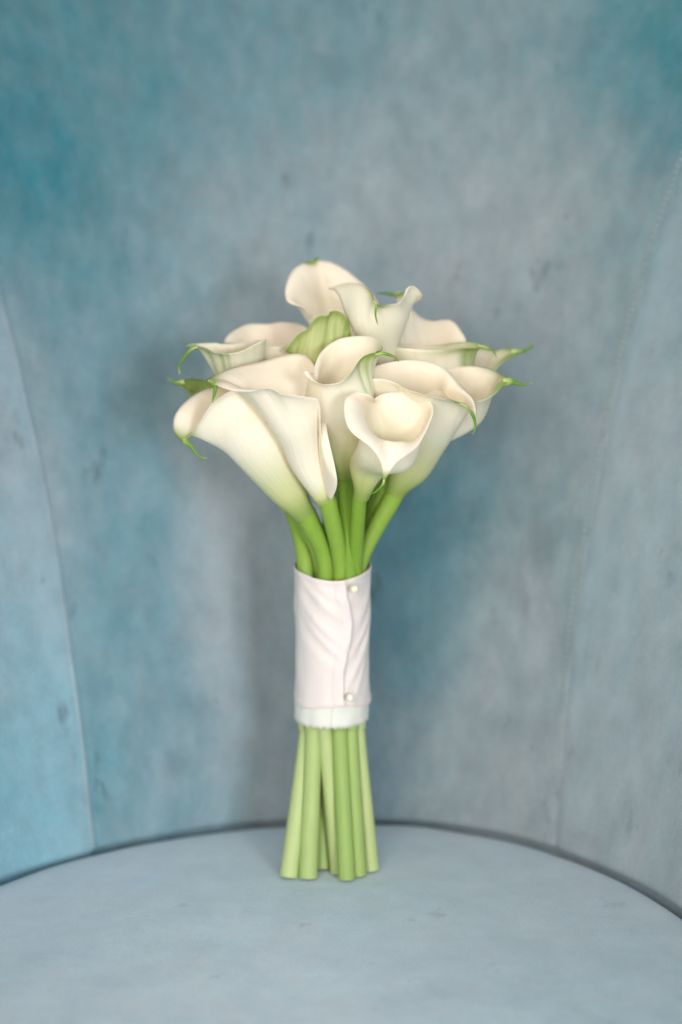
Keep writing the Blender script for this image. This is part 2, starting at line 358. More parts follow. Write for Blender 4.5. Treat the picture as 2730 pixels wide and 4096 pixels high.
def lily(name_label, base, base_r, axis_px, edge, throats=(), crest=None, stem=(), tail=(), green=.22, warm=.3, tipgreen=.0, tg=.012, rib=None, ribs=(), veins=0, openrim=False, ntheta=84, nv=34, tipang=None, a0=1.0, roll=.10):
    """base (px,py,Y); axis_px (px,py,Y) = a point the tube's axis heads for; edge = [(px,py,Y,angle,curl,reach)];
    throats = [(px,py,Y, rx, ry, v)] rings between base and rim."""
    root = empty('calla_lily', bouquet); root['label'] = name_label
    B = at(*base); A = (at(*axis_px) - B); Ln = A.length; A.normalize()
    fwd = Vector((0, -1, 0)); fwd = (fwd - A * fwd.dot(A)).normalized(); rgt = fwd.cross(A).normalized()
    if rgt.x < 0: rgt = -rgt
    E = [(*at(e[0], e[1], e[2]), e[3], e[4], e[5] if len(e) > 5 else 1.0) + (tuple(at(*crest[k])) if crest else ()) for k, e in enumerate(edge)]
    closed = abs(abs(edge[0][3] - edge[-1][3]) - 360) < 40
    if not openrim:
        E = [E[-2][:3] + (E[-2][3] - math.copysign(360, E[-1][3] - E[0][3]),) + E[-2][4:]] + E + [E[1][:3] + (E[1][3] + math.copysign(360, E[-1][3] - E[0][3]),) + E[1][4:]]
        S = catmull(E, ntheta * 3 + 1)
        # keep only the original span
        m_ = len(E) - 1; s0 = 1 / m_; s1 = 1 - 1 / m_
        S = [S[round((s0 + (s1 - s0) * i / ntheta) * ntheta * 3)] for i in range(ntheta + 1)]
        # exact resample
        def samp(s):
            k = min(int(s), m_ - 1); t = s - k
            p0, p1, p2, p3 = E[max(k - 1, 0)], E[k], E[k + 1], E[min(k + 2, m_)]
            return tuple(.5 * (2 * b + (c - a) * t + (2 * a - 5 * b + 4 * c - d) * t * t + (3 * b - a - 3 * c + d) * t ** 3) for a, b, c, d in zip(p0, p1, p2, p3))
        S = [samp(1 + (m_ - 2) * i / ntheta) for i in range(ntheta + 1)]
    else:
        S = catmull(E, ntheta + 1)
    TH = []
    for t in throats:
        TH.append((at(t[0], t[1], t[2]), t[3], t[4]))
    grid = []; meta = []
    for i, (x, y, z, ang, curl, reach, *cr) in enumerate(S):
        e = Vector((x, y, z)); th = rad(ang)
        rd = fwd * math.cos(th) + rgt * math.sin(th)
        P = [B + rd * base_r]
        for (c, rx, ry) in TH: P.append(c + fwd * math.cos(th) * ry + rgt * math.sin(th) * rx)
        if cr: P.append(Vector(cr))
        P.append(e)
        ro = (e - B); ro = ro - A * ro.dot(A)
        ro = ro.normalized() if ro.length > .004 else rd
        ro = (ro + rd * .6).normalized()
        c_ = rad(curl); T = A * math.cos(c_) + ro * math.sin(c_)
        segs = [(P[k + 1] - P[k]).length for k in range(len(P) - 1)]
        tan = []
        for k in range(len(P)):
            if k == 0: tan.append(A * a0)
            elif k == len(P) - 1: tan.append(T * reach)
            else:
                l0, l1 = segs[k - 1], segs[k]
                tan.append(((P[k] - P[k - 1]) / l0 * l1 + (P[k + 1] - P[k]) / l1 * l0) / (l0 + l1))
        tot = sum(segs); cum = [0]
        for s_ in segs: cum.append(cum[-1] + s_)
        col = []
        for j in range(nv + 1):
            s_ = j / nv * tot; k = 0
            while k < len(segs) - 1 and s_ > cum[k + 1]: k += 1
            L_ = segs[k]; t = (s_ - cum[k]) / L_; t2, t3 = t * t, t * t * t
            q = P[k] * (2 * t3 - 3 * t2 + 1) + tan[k] * L_ * (t3 - 2 * t2 + t) + P[k + 1] * (-2 * t3 + 3 * t2) + tan[k + 1] * L_ * (t3 - t2)
            col.append(q)
        if rib:                                # the midrib crease
            g_ = math.exp(-((ang - rib[0]) / rib[2]) ** 2) * rib[1]
            col = [q + rd * g_ * math.sin(math.pi * min(1, (j / nv) * 1.0)) ** .7 if 0 < j < nv else q for j, q in enumerate(col)]
        grid.append(col); meta.append((ang, i / ntheta))
    n = len(grid)
    # normals
    nor = [[None] * (nv + 1) for _ in range(n)]
    for i in range(n):
        for j in range(nv + 1):
            i0, i1 = (i - 1, i + 1)
            if openrim: i0, i1 = max(i0, 0), min(i1, n - 1)
            else: i0, i1 = (i0 if i0 >= 0 else n - 2), (i1 if i1 < n else 1)
            du = grid[i1][j] - grid[i0][j]; dv = grid[i][min(j + 1, nv)] - grid[i][max(j - 1, 0)]
            v = du.cross(dv); nor[i][j] = v.normalized() if v.length > 1e-12 else Vector((0, -1, 0))
    c0 = grid[n // 3][nv // 4]; ctr = B + A * (c0 - B).dot(A)
    if nor[n // 3][nv // 4].dot(c0 - ctr) < 0: sgn = -1
    else: sgn = 1
    bm = bmesh.new(); lay = bm.verts.layers.float_color.new('pigment'); lv = bm.verts.layers.float.new('vein')
    tipP = at(*tail[0][:3]) if tail else None
    def pig(p, i, j, inner):
        v = j / nv; s_ = meta[i][1]; ang = meta[i][0]
        wv = noise.noise(Vector((p.x * 60, p.y * 60, p.z * 40 + len(name_label))))
        if inner: c = mixc(mixc(C_IN, C_PEACH, .35 + .5 * wv + warm * .6), lin((252, 224, 206)), sst(.62, 1., v) * (.12 + .7 * max(0, noise.noise(Vector((ang * .02, v, 4. + len(name_label)))))))
        else: c = mixc(C_OUT, C_PEACH, sst(.7, 1., v) * .4 * warm + max(0, wv) * .4 * warm)
        vn = .5 + .5 * math.sin(math.radians(ang) * 15 + 3.5 * noise.noise(Vector((ang * .05, v * .6, 1.))))
        c = mixc(c, C_YG, .10 * vn * (.5 + .5 * noise.noise(Vector((ang * .35, v * 1.5, 2.)))))
        gv = sst(green * 1.9, green * .1, v + .05 * wv + .03 * (vn - .5))
        c = mixc(c, C_YG, gv); c = mixc(c, C_GRN, sst(green * .6, 0, v + .03 * wv) * .85)
        if veins > .7: c = mixc(c, lin((214, 216, 148)), .75)
        if veins: c = mixc(c, mixc(C_YG, C_GRN, .45), veins * (.30 + .6 * vn ** 2) * (.75 if not inner else .5) * (1 if v > .3 else .6))
        if veins > .7: c = mixc(c, lin((150, 176, 84)), max(0, .25 + .9 * noise.noise(Vector((ang * .09, v * 1.2, 5)))))
        if veins > .7: c = mixc(c, C_GRN, sst(.86, 1., v) * .7)
        for ra, rw, r0 in ribs: c = mixc(c, C_GRN, .75 * math.exp(-((ang - ra) / rw) ** 2) * sst(r0, 1., v))
        if tipP is not None:
            d = (p - tipP).length; k = sst(tg, .001, d) * (0.9 if not inner else .55)
            c = mixc(c, mixc(C_YG, C_GRN, .6), k * (.55 + .45 * vn))
            if v > .9: c = mixc(c, C_GRN, sst(tg + tipgreen, .002, d) * sst(.90, 1., v))
        return c
    def shell(off, inner):
        V = []
        for i in range(n):
            if not openrim and i == n - 1: V.append(V[0]); continue
            row = []
            for j in range(nv + 1):
                tk = off * (1 - .8 * sst(.80, 1., j / nv))
                p = grid[i][j] + nor[i][j] * sgn * tk
                vt = bm.verts.new(p); cc = pig(p, i, j, inner); vt[lay] = (*cc, 1)
                vt[lv] = .5 + .5 * noise.noise(Vector((meta[i][0] * .22, j / nv * 1.2, 9.)))
                row.append(vt)
            V.append(row)
        return V
    Vo = shell(.00045, False); Vi = shell(-.00045, True)
    for i in range(n - 1):
        for j in range(nv):
            a, b_, c, d = Vo[i][j], Vo[i + 1][j], Vo[i + 1][j + 1], Vo[i][j + 1]
            try: bm.faces.new((a, b_, c, d) if sgn > 0 else (d, c, b_, a))
            except ValueError: pass
            a, b_, c, d = Vi[i][j], Vi[i + 1][j], Vi[i + 1][j + 1], Vi[i][j + 1]
            try: bm.faces.new((d, c, b_, a) if sgn > 0 else (a, b_, c, d))
            except ValueError: pass
        f = (Vo[i][nv], Vo[i + 1][nv], Vi[i + 1][nv], Vi[i][nv]); bm.faces.new(f if sgn > 0 else f[::-1])
    if openrim:
        for i, fl in ((0, 1), (n - 1, -1)):
            for j in range(nv):
                f = (Vo[i][j + 1], Vi[i][j + 1], Vi[i][j], Vo[i][j]); bm.faces.new(f if fl * sgn > 0 else f[::-1])
    link_mesh('spathe', bm, M_petal, root)
    # curled green tip
    if tail:
        tp = catmull([tuple(at(*q[:3])) + (q[3],) for q in tail], 26)
        pv = [Vector(q[:3]) for q in tp]; bm = tube_bm(pv, [max(q[3] * .52, .00012) for q in tp], 12)
        lt = bm.verts.layers.float_color.new('pigment'); bm.verts.ensure_lookup_table()
        for k, v in enumerate(bm.verts):
            f = (k // 12) / 25; v[lt] = (*mixc(mixc(C_YG, C_GRN, .35), C_DGRN if f < .8 else lin((150, 150, 70)), sst(.0, .45, f) if f < .8 else sst(.8, 1.1, f)), 1) if f < .8 else (*mixc(C_DGRN, lin((160, 160, 80)), sst(.8, 1., f)), 1)
        link_mesh('curled_tip', bm, M_stem, root)
    # stem: base -> way points -> foot
    if stem:
        sp = [tuple(B + A * .004) + (base_r * .92,), tuple(B - A * .004) + (base_r * .98,)] + [tuple(inside(at(*q[:3]), q[3])) + (q[3],) for q in stem]
        make_stem(sp, root)
    return root

def inside(p, r):                              # stems stay inside the binding between its top and foot
    z0, z1 = .055, .215
    if p.z < .03: return p
    c = at(*D(764, 1480), 0); d = Vector((p.x - c.x, p.y - 0, 0)); lim = .0208 - r + (.012 if p.z > .190 else 0)
    if d.length > lim: d = d.normalized() * lim
    return Vector((c.x + d.x, d.y, p.z))
def make_stem(sp, root, hue=None):
    tp = catmull(sp, 70); pts = [Vector(q[:3]) for q in tp]
    bm = tube_bm(pts, [q[3] for q in tp], 18)
    lay = bm.verts.layers.float_color.new('pigment'); hue = random.uniform(-1.3, 1.3) if hue is None else hue
    top = mixc(lin((122, 158, 52)), lin((142, 172, 70)), .5 + .5 * hue); bot = mixc(lin((152, 176, 98)), lin((184, 196, 136)), .5 + .5 * hue)
    bm.faces.ensure_lookup_table(); cut = bm.faces[-1]; rim_ = list(cut.edges)
    r_in = bmesh.ops.inset_individual(bm, faces=[cut], thickness=.0006)
    for v in bm.verts: v[lay] = (*mixc(bot, top, sst(.07, .19, v.co.z)), 1)
    for v in cut.verts: v[lay] = (*lin((206, 210, 160)), 1)
    for e in bm.edges:
        if len(e.link_faces) == 2 and e.calc_face_angle(0) > 1.0 and e.verts[0].co.z < .01: e.smooth = False
    o = link_mesh('stem', bm, M_stem, root)
    rim_ = None
    return o

r_ = .0042
# stem way-points: px of wrap top, wrap middle, wrap foot and bottom end in the whole picture (D), with depth and radius
def way(xt, xw, xb, yb, Yt, Yb, r=r_, ytop=1300, mid=None):
    q = []
    if mid: q += [(*D(mid[0], mid[1]), mid[2], mid[3] if len(mid) > 3 else r)]
    q += [(*D(xt, ytop), Yt, r * .97), (*D((xt + xw) / 2, 1480), (Yt * .8), r * .97), (*D(xw, 1660), (Yt * .8 + Yb * .2), r)]
    # foot: place on the seat exactly
    x, y = D(xb, yb); d = ray(x, y); t = -(CAM.z - .0006) / d.z; Pf = CAM + d * t
    a_ = inside(at(*D(xw, 1660), Yt * .8 + Yb * .2), r); q += [('W', a_.lerp(Pf, .10) , 0, r), ('W', Pf, 0, r * 1.10)]
    return q
_at = at
def at(px, py, Y=None):                       # a way-point may also be a world position
    if px == 'W': return py
    return _at(px, py, Y)
# front row -------------------------------------------------------------
lily('large front lily at the left, its rim pointing left above the lower lily',
     (*R3(1300, 1180), -.034), .0052, (*R3(1080, 760), -.045),
     [(*R3(1310, 1120), -.040, 92, 0, .8), (*R3(1290, 900), -.046, 82, 20, .8), (*R3(1262, 640), -.056, 70, 45, .8), (*R3(1250, 405), -.066, 56, 60), (*R3(1160, 370), -.070, 40, 62), (*R3(1060, 355), -.073, 22, 66), (*R3(960, 345), -.075, 5, 70), (*R3(880, 308), -.075, -10, 74),
      (*R3(800, 305), -.074, -25, 80), (*R3(700, 325), -.073, -40, 92), (*R3(560, 318), -.070, -56, 92), (*R3(450, 280), -.064, -72, 90), (*R3(362, 240), -.056, -90, 88), (*R3(470, 180), -.048, -112, 80),
      (*R3(600, 130), -.040, -130, 66), (*R3(800, 90), -.030, -155, 50), (*R3(960, 45), -.022, -178, 40), (*R3(1080, 30), -.018, -198, 40), (*R3(1160, 55), -.020, -216, 40), (*R3(1225, 150), -.026, -234, 40),
      (*R3(1262, 280), -.034, -248, 50), (*R3(1293, 420), -.044, -262, 70), (*R3(1315, 650), -.052, -276, 90), (*R3(1380, 950), -.056, -284, 100), (*R3(1388, 1070), -.052, -290, 100), (*R3(1345, 1180), -.042, -300, 90, .7)],
     throats=[(*R3(1150, 870), -.040, .0088, .0090), (*R3(1085, 600), -.048, .0128, .0125)],
     stem=way(783, 746, 779, 2003, -.0125, -.012, .0046, 1310),
     tail=[(*R3(380, 240), -.057, .0012), (*R3(420, 258), -.060, .0026), (*R3(436, 300), -.062, .0022), (*R3(428, 350), -.062, .0016), (*R3(412, 412), -.061, .0007)],
     openrim=True, green=.13, warm=.9, ntheta=120)
lily('lowest lily at the far left, its pink-cream lobe curling down',
     (*R3(1135, 1290), -.020), .0062, (*R3(850, 900), -.030),
     [(*R3(190, 715), -.046, -90, 140), (*R3(262, 648), -.048, -78, 130), (*R3(318, 560), -.050, -66, 112), (*R3(400, 432), -.052, -50, 90), (*R3(480, 368), -.052, -34, 75), (*R3(560, 322), -.050, -15, 62), (*R3(700, 330), -.046, 10, 50), (*R3(860, 420), -.040, 40, 40),
      (*R3(930, 480), -.028, 70, 30), (*R3(900, 420), -.012, 110, 30), (*R3(820, 360), -.002, 150, 30), (*R3(700, 300), .002, 175, 40), (*R3(600, 270), .000, 192, 50), (*R3(430, 285), -.008, 212, 70),
      (*R3(290, 340), -.018, 226, 90), (*R3(185, 420), -.028, 238, 105), (*R3(118, 510), -.036, 248, 120), (*R3(103, 610), -.041, 257, 130), (*R3(135, 685), -.044, 264, 140), (*R3(190, 715), -.046, 270, 140)],
     throats=[(*R3(1000, 1080), -.022, .0108, .0105), (*R3(700, 640), -.032, .0175, .016)],
     stem=way(748, 709, 708, 2016, -.0115, -.018, .0050, 1300),
     tail=[(*R3(190, 700), -.045, .0018), (*R3(205, 725), -.047, .0030), (*R3(240, 750), -.049, .0024), (*R3(280, 808), -.050, .0013), (*R3(320, 840), -.050, .0010), (*R3(372, 850), -.049, .0005)],
     green=.36, warm=.8, ntheta=110)
lily('middle lily with a small oval mouth and a green tip pointing right',
     (*R4(350, 985), -.022), .0048, (*R4(320, 400), -.040),
     [(*R4(28, 165), -.058, -95, 105), (*R4(60, 212), -.060, -75, 100), (*R4(120, 252), -.063, -50, 80), (*R4(210, 270), -.066, -18, 62), (*R4(320, 250), -.066, 12, 52), (*R4(400, 182), -.064, 34, 44), (*R4(455, 100), -.061, 54, 40),
      (*R4(500, 52), -.059, 68, 50), (*R4(570, 24), -.058, 80, 62), (*R4(640, 24), -.056, 92, 70), (*R4(600, 14), -.052, 104, 60), (*R2(487, 692), -.046, 116, 40), (*R2(470, 650), -.040, 128, 30), (*R2(420, 614), -.034, 146, 24),
      (*R2(340, 606), -.030, 164, 20), (*R1(1470, 722), -.028, 182, 20), (*R1(1390, 745), -.030, 200, 24), (*R1(1310, 795), -.034, 216, 30), (*R1(1250, 862), -.040, 230, 40), (*R1(1214, 950), -.047, 244, 60), (*R4(98, 195), -.053, 256, 90), (*R4(28, 165), -.058, 265, 105)],
     throats=[(*R4(340, 700), -.026, .0125, .010), (*R4(310, 440), -.040, .0185, .015)],
     stem=way(810, 782, 797, 2019, -.0150, -.020, .0045, 1322),
     tail=[(*R4(590, 40), -.057, .0006), (*R4(640, 27), -.057, .0017), (*R4(700, 38), -.056, .0015), (*R4(745, 58), -.056, .0009), (*R4(776, 92), -.056, .0003)],
     tg=.020, ribs=((64, 4, .45), (82, 5, .45)), green=.30, warm=.3, veins=.10, tipgreen=.01)
lily('front lily facing the camera with a heart-shaped mouth and a long lip hanging down',
     (*R4(480, 1150), -.036), .0042, (*R4(600, 760), -.052),
     [(*R4(655, 1035), -.082, 0, 172, 1.3), (*R4(645, 920), -.084, -10, 170, 1.3), (*R4(600, 820), -.086, -22, 160, 1.2), (*R4(530, 742), -.087, -36, 150), (*R4(430, 668), -.086, -52, 140), (*R4(370, 590), -.084, -68, 130), (*R4(348, 480), -.080, -86, 110),
      (*R4(360, 380), -.076, -104, 90), (*R4(415, 336), -.072, -122, 70), (*R4(480, 330), -.070, -138, 70), (*R4(545, 352), -.068, -150, 80), (*R4(575, 384), -.064, -160, 80), (*R4(590, 376), -.056, -168, 40), (*R4(650, 346), -.052, -180, 20), (*R4(740, 332), -.050, -194, 16), (*R4(860, 340), -.050, -210, 20), (*R4(960, 360), -.053, -226, 30),
      (*R4(1022, 402), -.056, -242, 24), (*R4(1050, 462), -.060, -258, 34), (*R4(1030, 545), -.064, -274, 48), (*R4(980, 660), -.070, -292, 72), (*R4(920, 762), -.076, -310, 112), (*R4(830, 840), -.081, -326, 155), (*R4(740, 910), -.083, -340, 168, 1.2), (*R4(655, 1035), -.082, -360, 172, 1.3)],
     throats=[(*R4(530, 930), -.040, .0096, .0090), (*R4(680, 800), -.056, .0155, .0150)],
     crest=[(*R4(x, y), Y) for x, y, Y in ((712, 718, -.078), (672, 712, -.078), (630, 700, -.078), (598, 680, -.077), (560, 640, -.075), (530, 590, -.073), (508, 540, -.070), (505, 490, -.067), (515, 455, -.063), (530, 425, -.060), (548, 415, -.057), (572, 410, -.054), (600, 415, -.052), (655, 405, -.051), (740, 400, -.050), (850, 405, -.050), (925, 450, -.050),
         (965, 500, -.051), (985, 560, -.053), (965, 630, -.057), (915, 690, -.063), (865, 722, -.071), (805, 722, -.077), (755, 724, -.078), (712, 718, -.078))],
     stem=way(829, 809, 824, 2010, -.0125, -.012, .0044, 1318),
     tail=[(*R4(660, 1010), -.082, .0010), (*R4(655, 1045), -.082, .0013), (*R4(625, 1085), -.081, .0010), (*R4(590, 1115), -.080, .0007), (*R4(563, 1127), -.079, .0003)],
     tg=.006, green=.40, warm=.5, ntheta=130, nv=44)
lily('broad right-hand lily, its wide rim drooping to a green hook at the right',
     (*R4(752, 1110), -.014), .0056, (*R4(900, 800), -.024),
     [(*R2(1112, 1150), -.056, 90, 140), (*R2(1085, 1120), -.059, 76, 112), (*R2(1050, 1090), -.061, 64, 98), (*R2(980, 1052), -.063, 50, 86), (*R2(900, 1032), -.065, 36, 78), (*R2(800, 1005), -.066, 22, 74), (*R2(720, 986), -.062, 8, 70), (*R2(640, 960), -.057, -8, 60), (*R2(560, 914), -.052, -26, 50), (*R2(480, 892), -.049, -46, 46), (*R2(390, 890), -.046, -68, 46),
      (*R2(365, 860), -.042, -92, 40), (*R2(405, 830), -.037, -116, 34), (*R2(470, 798), -.034, -138, 30), (*R2(600, 772), -.031, -160, 30), (*R2(720, 770), -.029, -182, 36), (*R2(850, 796), -.030, -202, 46), (*R2(930, 850), -.034, -218, 60), (*R2(1000, 930), -.039, -232, 76), (*R2(1060, 990), -.045, -245, 96), (*R2(1105, 1055), -.050, -257, 120), (*R2(1112, 1150), -.056, -270, 150)],
     throats=[(*R4(845, 950), -.014, .0105, .0095), (*R4(910, 640), -.022, .0190, .0150)],
     stem=way(846, 834, 853, 1998, -.007, -.006, .0045, 1305),
     tail=[(*R2(1000, 1056), -.062, .0006), (*R2(1050, 1083), -.061, .0014), (*R2(1088, 1135), -.058, .0018), (*R2(1103, 1185), -.057, .0014), (*R2(1103, 1225), -.057, .0009), (*R2(1085, 1268), -.057, .0003)],
     green=.40, warm=.4, ntheta=110)
# middle row --------------------------------------------------------------
lily('lily behind the broad right-hand one, its ribbed green tip arching over',
     (*D(880, 1040), 0.020), .0045, (*D(960, 880), 0.012),
     [(*R2(1180, 684), -0.004, 90, 80), (*R2(1110, 690), -0.009, 70, 70), (*R2(1010, 690), -0.014, 50, 55), (*R2(900, 700), -0.016, 25, 40), (*R2(780, 700), -0.016, 0, 30), (*R2(640, 690), -0.014, -30, 30), (*R2(540, 680), -0.006, -70, 30), (*R2(540, 664), 0.004, -110, 30), (*R2(640, 664), 0.012, -150, 30),
      (*R2(780, 670), 0.014, -180, 30), (*R2(900, 664), 0.010, -210, 40), (*R2(1000, 650), 0.004, -235, 60), (*R2(1100, 650), 0.000, -255, 75), (*R2(1180, 684), -0.004, -270, 80)],
     throats=[(*R2(800, 900), 0.008, .024, .017)],
     stem=way(826, 800, 800, 1990, .002, .004, .004, 1300),
     tail=[(*R2(1120, 668), -0.005, .0010), (*R2(1180, 686), -0.004, .0020), (*R2(1215, 700), -0.004, .0012), (*R2(1235, 725), -0.004, .0007), (*R2(1246, 756), -0.004, .0003)],
     tg=.020, ribs=((64, 6, .35), (86, 7, .4), (76, 3, .6)), green=.2, warm=.2, veins=.12, tipgreen=.02)
lily('tall top centre lily with a thin green tip hanging over its front',
     (*R2(500, 900), .002), .0045, (*R2(470, 600), -.006),
     [(*R2(125, 292), -.020, -90, 82), (*R2(190, 262), -.026, -70, 70), (*R2(270, 248), -.031, -52, 60), (*R2(345, 258), -.034, -34, 62), (*R2(405, 308), -.036, -16, 70), (*R2(442, 388), -.037, 0, 80), (*R2(480, 404), -.036, 14, 70), (*R2(540, 394), -.034, 30, 50), (*R2(602, 384), -.031, 46, 50), (*R2(640, 330), -.029, 60, 64), (*R2(672, 275), -.027, 72, 80),
      (*R2(715, 288), -.024, 82, 104), (*R2(752, 340), -.018, 94, 110), (*R2(720, 380), -.008, 112, 90), (*R2(620, 410), .000, 140, 40), (*R2(480, 420), .004, 170, 20), (*R2(360, 360), .002, 205, 30), (*R2(220, 300), -.006, 240, 60), (*R2(125, 292), -.020, 270, 82)],
     throats=[(*R2(480, 640), -.006, .0105, .010), (*R2(462, 500), -.012, .0165, .014)],
     stem=way(790, 770, 770, 1990, .001, .002, .004, 1300),
     tail=[(*R2(425, 370), -.037, .0006), (*R2(442, 405), -.038, .0013), (*R2(438, 460), -.038, .0010), (*R2(445, 500), -.038, .0008), (*R2(453, 532), -.038, .0003)],
     green=.12, warm=.25, tipgreen=.004)
lily('small green-veined lily turned away, between the top lily and the left ones',
     (*R1(1225, 1090), .004), .0044, (*R1(1230, 800), -.004),
     [(*R1(982, 835), -.014, -92, 74), (*R1(1020, 785), -.018, -76, 60), (*R1(1085, 705), -.022, -58, 44), (*R1(1155, 660), -.025, -42, 36), (*R1(1200, 600), -.026, -26, 34), (*R1(1250, 560), -.027, -12, 34), (*R1(1320, 552), -.027, 4, 30), (*R1(1338, 524), -.027, 12, 34), (*R1(1390, 518), -.026, 26, 40), (*R1(1445, 548), -.024, 44, 44), (*R1(1485, 620), -.020, 62, 44), (*R1(1500, 715), -.014, 86, 40),
      (*R1(1480, 730), -.004, 120, 20), (*R1(1380, 640), .004, 155, 10), (*R1(1270, 640), .005, 185, 10), (*R1(1150, 740), .001, 220, 20), (*R1(1030, 820), -.006, 250, 50), (*R1(982, 835), -.014, 268, 74)],
     throats=[(*R1(1250, 900), -.006, .0140, .012)],
     stem=way(764, 742, 742, 1994, .004, .006, .004, 1300),
     rib=(8, -.003, 9), green=.25, warm=0., veins=.95)
lily('left lily with a flat white lip and a thin green tail dangling at its tip',
     (*R1(760, 1300), .004), .0045, (*R1(650, 1000), -.002),
     [(*R1(202, 790), -.020, -90, 100), (*R1(262, 805), -.023, -76, 96), (*R1(330, 814), -.026, -60, 86), (*R1(430, 848), -.029, -42, 68), (*R1(540, 852), -.031, -20, 56), (*R1(640, 832), -.031, 5, 48), (*R1(740, 782), -.029, 30, 46), (*R1(825, 742), -.024, 62, 46), (*R1(832, 745), -.014, 95, 30), (*R1(760, 745), -.008, 130, 30),
      (*R1(620, 770), -.004, 165, 40), (*R1(500, 776), -.004, 195, 50), (*R1(430, 766), -.006, 215, 66), (*R1(330, 770), -.010, 238, 80), (*R1(240, 780), -.015, 255, 92), (*R1(202, 790), -.020, 270, 100)],
     throats=[(*R1(640, 985), -.006, .0135, .012)],
     stem=way(728, 712, 712, 1996, .000, .002, .004, 1295),
     tail=[(*R1(300, 800), -.024, .0006), (*R1(258, 812), -.024, .0014), (*R1(215, 850), -.023, .0017), (*R1(175, 905), -.022, .0013), (*R1(150, 945), -.021, .0012), (*R1(156, 1012), -.021, .0009)],
     ribs=((-62, 7, .1), (-36, 5, .1), (-24, 3, .2)), green=.36, warm=.1, veins=.22, tipgreen=.01)
lily('slender lily at the far left edge, closed to a green point',
     (*R3(1010, 1240), .010), .0040, (*R3(700, 760), .004),
     [(*R1(125, 1080), -.004, -90, 80), (*R1(190, 1125), -.009, -60, 70), (*R1(260, 1160), -.012, -30, 60), (*R1(370, 1120), -.012, 0, 50), (*R1(460, 1100), -.008, 50, 40), (*R1(450, 1085), .004, 110, 40), (*R1(380, 1068), .008, 150, 50), (*R1(310, 1055), .008, 190, 60), (*R1(240, 1048), .005, 230, 76), (*R1(125, 1080), -.004, 270, 80)],
     throats=[(*R1(560, 1330), .002, .010, .009), (*R1(350, 1180), -.001, .0075, .007)],
     stem=way(694, 690, 664, 2014, -.002, -.016, .0050, 1290),
     tail=[(*R1(190, 1075), -.002, .0030), (*R1(130, 1082), -.003, .0026), (*R1(92, 1065), -.003, .0014), (*R1(58, 1040), -.003, .0004)],
     green=.3, warm=0., veins=.9, tipgreen=.02)
# back row -----------------------------------------------------------------
lily('beige lily behind, its rim arching over the left lily with the white lip',
     (*R1(960, 1300), .020), .0045, (*R1(900, 950), .016),
     [(*R1(505, 765), .010, -92, 86), (*R1(560, 768), .000, -70, 70), (*R1(700, 765), -.006, -40, 50), (*R1(850, 800), -.008, -5, 40), (*R1(1020, 780), -.004, 35, 44), (*R1(1150, 700), .004, 70, 60), (*R1(1165, 655), .012, 92, 70), (*R1(1080, 614), .024, 125, 50), (*R1(950, 604), .030, 155, 40),
      (*R1(850, 618), .034, 180, 40), (*R1(700, 618), .032, 205, 50), (*R1(600, 658), .024, 230, 66), (*R1(530, 710), .016, 252, 80), (*R1(505, 765), .010, 268, 86)],
     throats=[(*R1(900, 980), .014, .0170, .014)],
     stem=way(712, 728, 728, 1990, .008, .008, .0036, 1292),
     green=.15, warm=.9)
lily('topmost lily, folded open along its midrib with a small green point on top',
     (*R1(1420, 1000), .018), .0045, (*R1(1380, 600), .024),
     [(*R1(1240, 640), .010, -40, 40), (*R1(1190, 570), .010, -60, 70), (*R1(1130, 495), .011, -78, 100), (*R1(1015, 455), .014, -96, 130), (*R1(984, 395), .018, -112, 120), (*R1(992, 305), .022, -128, 100), (*R1(1035, 205), .028, -144, 80), (*R1(1105, 150), .033, -160, 60), (*R1(1195, 128), .037, -178, 50), (*R1(1260, 120), .038, -192, 40),
      (*R1(1345, 132), .038, -206, 40), (*R1(1440, 180), .036, -220, 50), (*R1(1530, 250), .032, -236, 64), (*R2(380, 285), .026, -252, 76), (*R2(460, 395), .018, -272, 70), (*R2(440, 520), .010, -300, 40)],
     throats=[(*R1(1400, 760), .020, .0110, .010), (*R1(1350, 560), .024, .0150, .012)],
     stem=way(762, 778, 778, 1992, .009, .010, .0036, 1300),
     tail=[(*R1(1180, 135), .037, .0008), (*R1(1205, 122), .038, .0018), (*R1(1230, 108), .039, .0013), (*R1(1252, 82), .040, .0004)],
     openrim=True, tg=.006, rib=(-178, .0035, 16), green=.12, warm=.7)
lily('lily behind the top ones at the right, rolled back in a white band',
     (*D(860, 960), .016), .0045, (*D(900, 850), .020),
     [(*R2(578, 700), .010, -60, 50), (*R2(560, 640), .012, -84, 50), (*R2(578, 540), .018, -104, 50), (*R2(590, 420), .026, -125, 56), (*R2(575, 350), .032, -145, 64), (*R2(620, 318), .036, -165, 66), (*R2(665, 400), .037, -182, 60), (*R2(700, 440), .036, -194, 64), (*R2(760, 490), .034, -208, 76), (*R2(840, 512), .030, -222, 90), (*R2(905, 508), .026, -234, 98), (*R2(962, 515), .021, -246, 104), (*R2(1005, 565), .015, -260, 104), (*R2(1045, 650), .008, -276, 90), (*R2(1000, 740), .002, -300, 60)],
     throats=[(*R2(730, 800), .010, .016, .013)],
     stem=way(806, 806, 806, 1990, .008, .010, .0036, 1300),
     tail=[(*R2(610, 320), .036, .0022), (*R2(560, 330), .036, .0022), (*R2(500, 322), .035, .0014), (*R2(435, 322), .034, .0004)],
     openrim=True, green=.12, warm=.7)
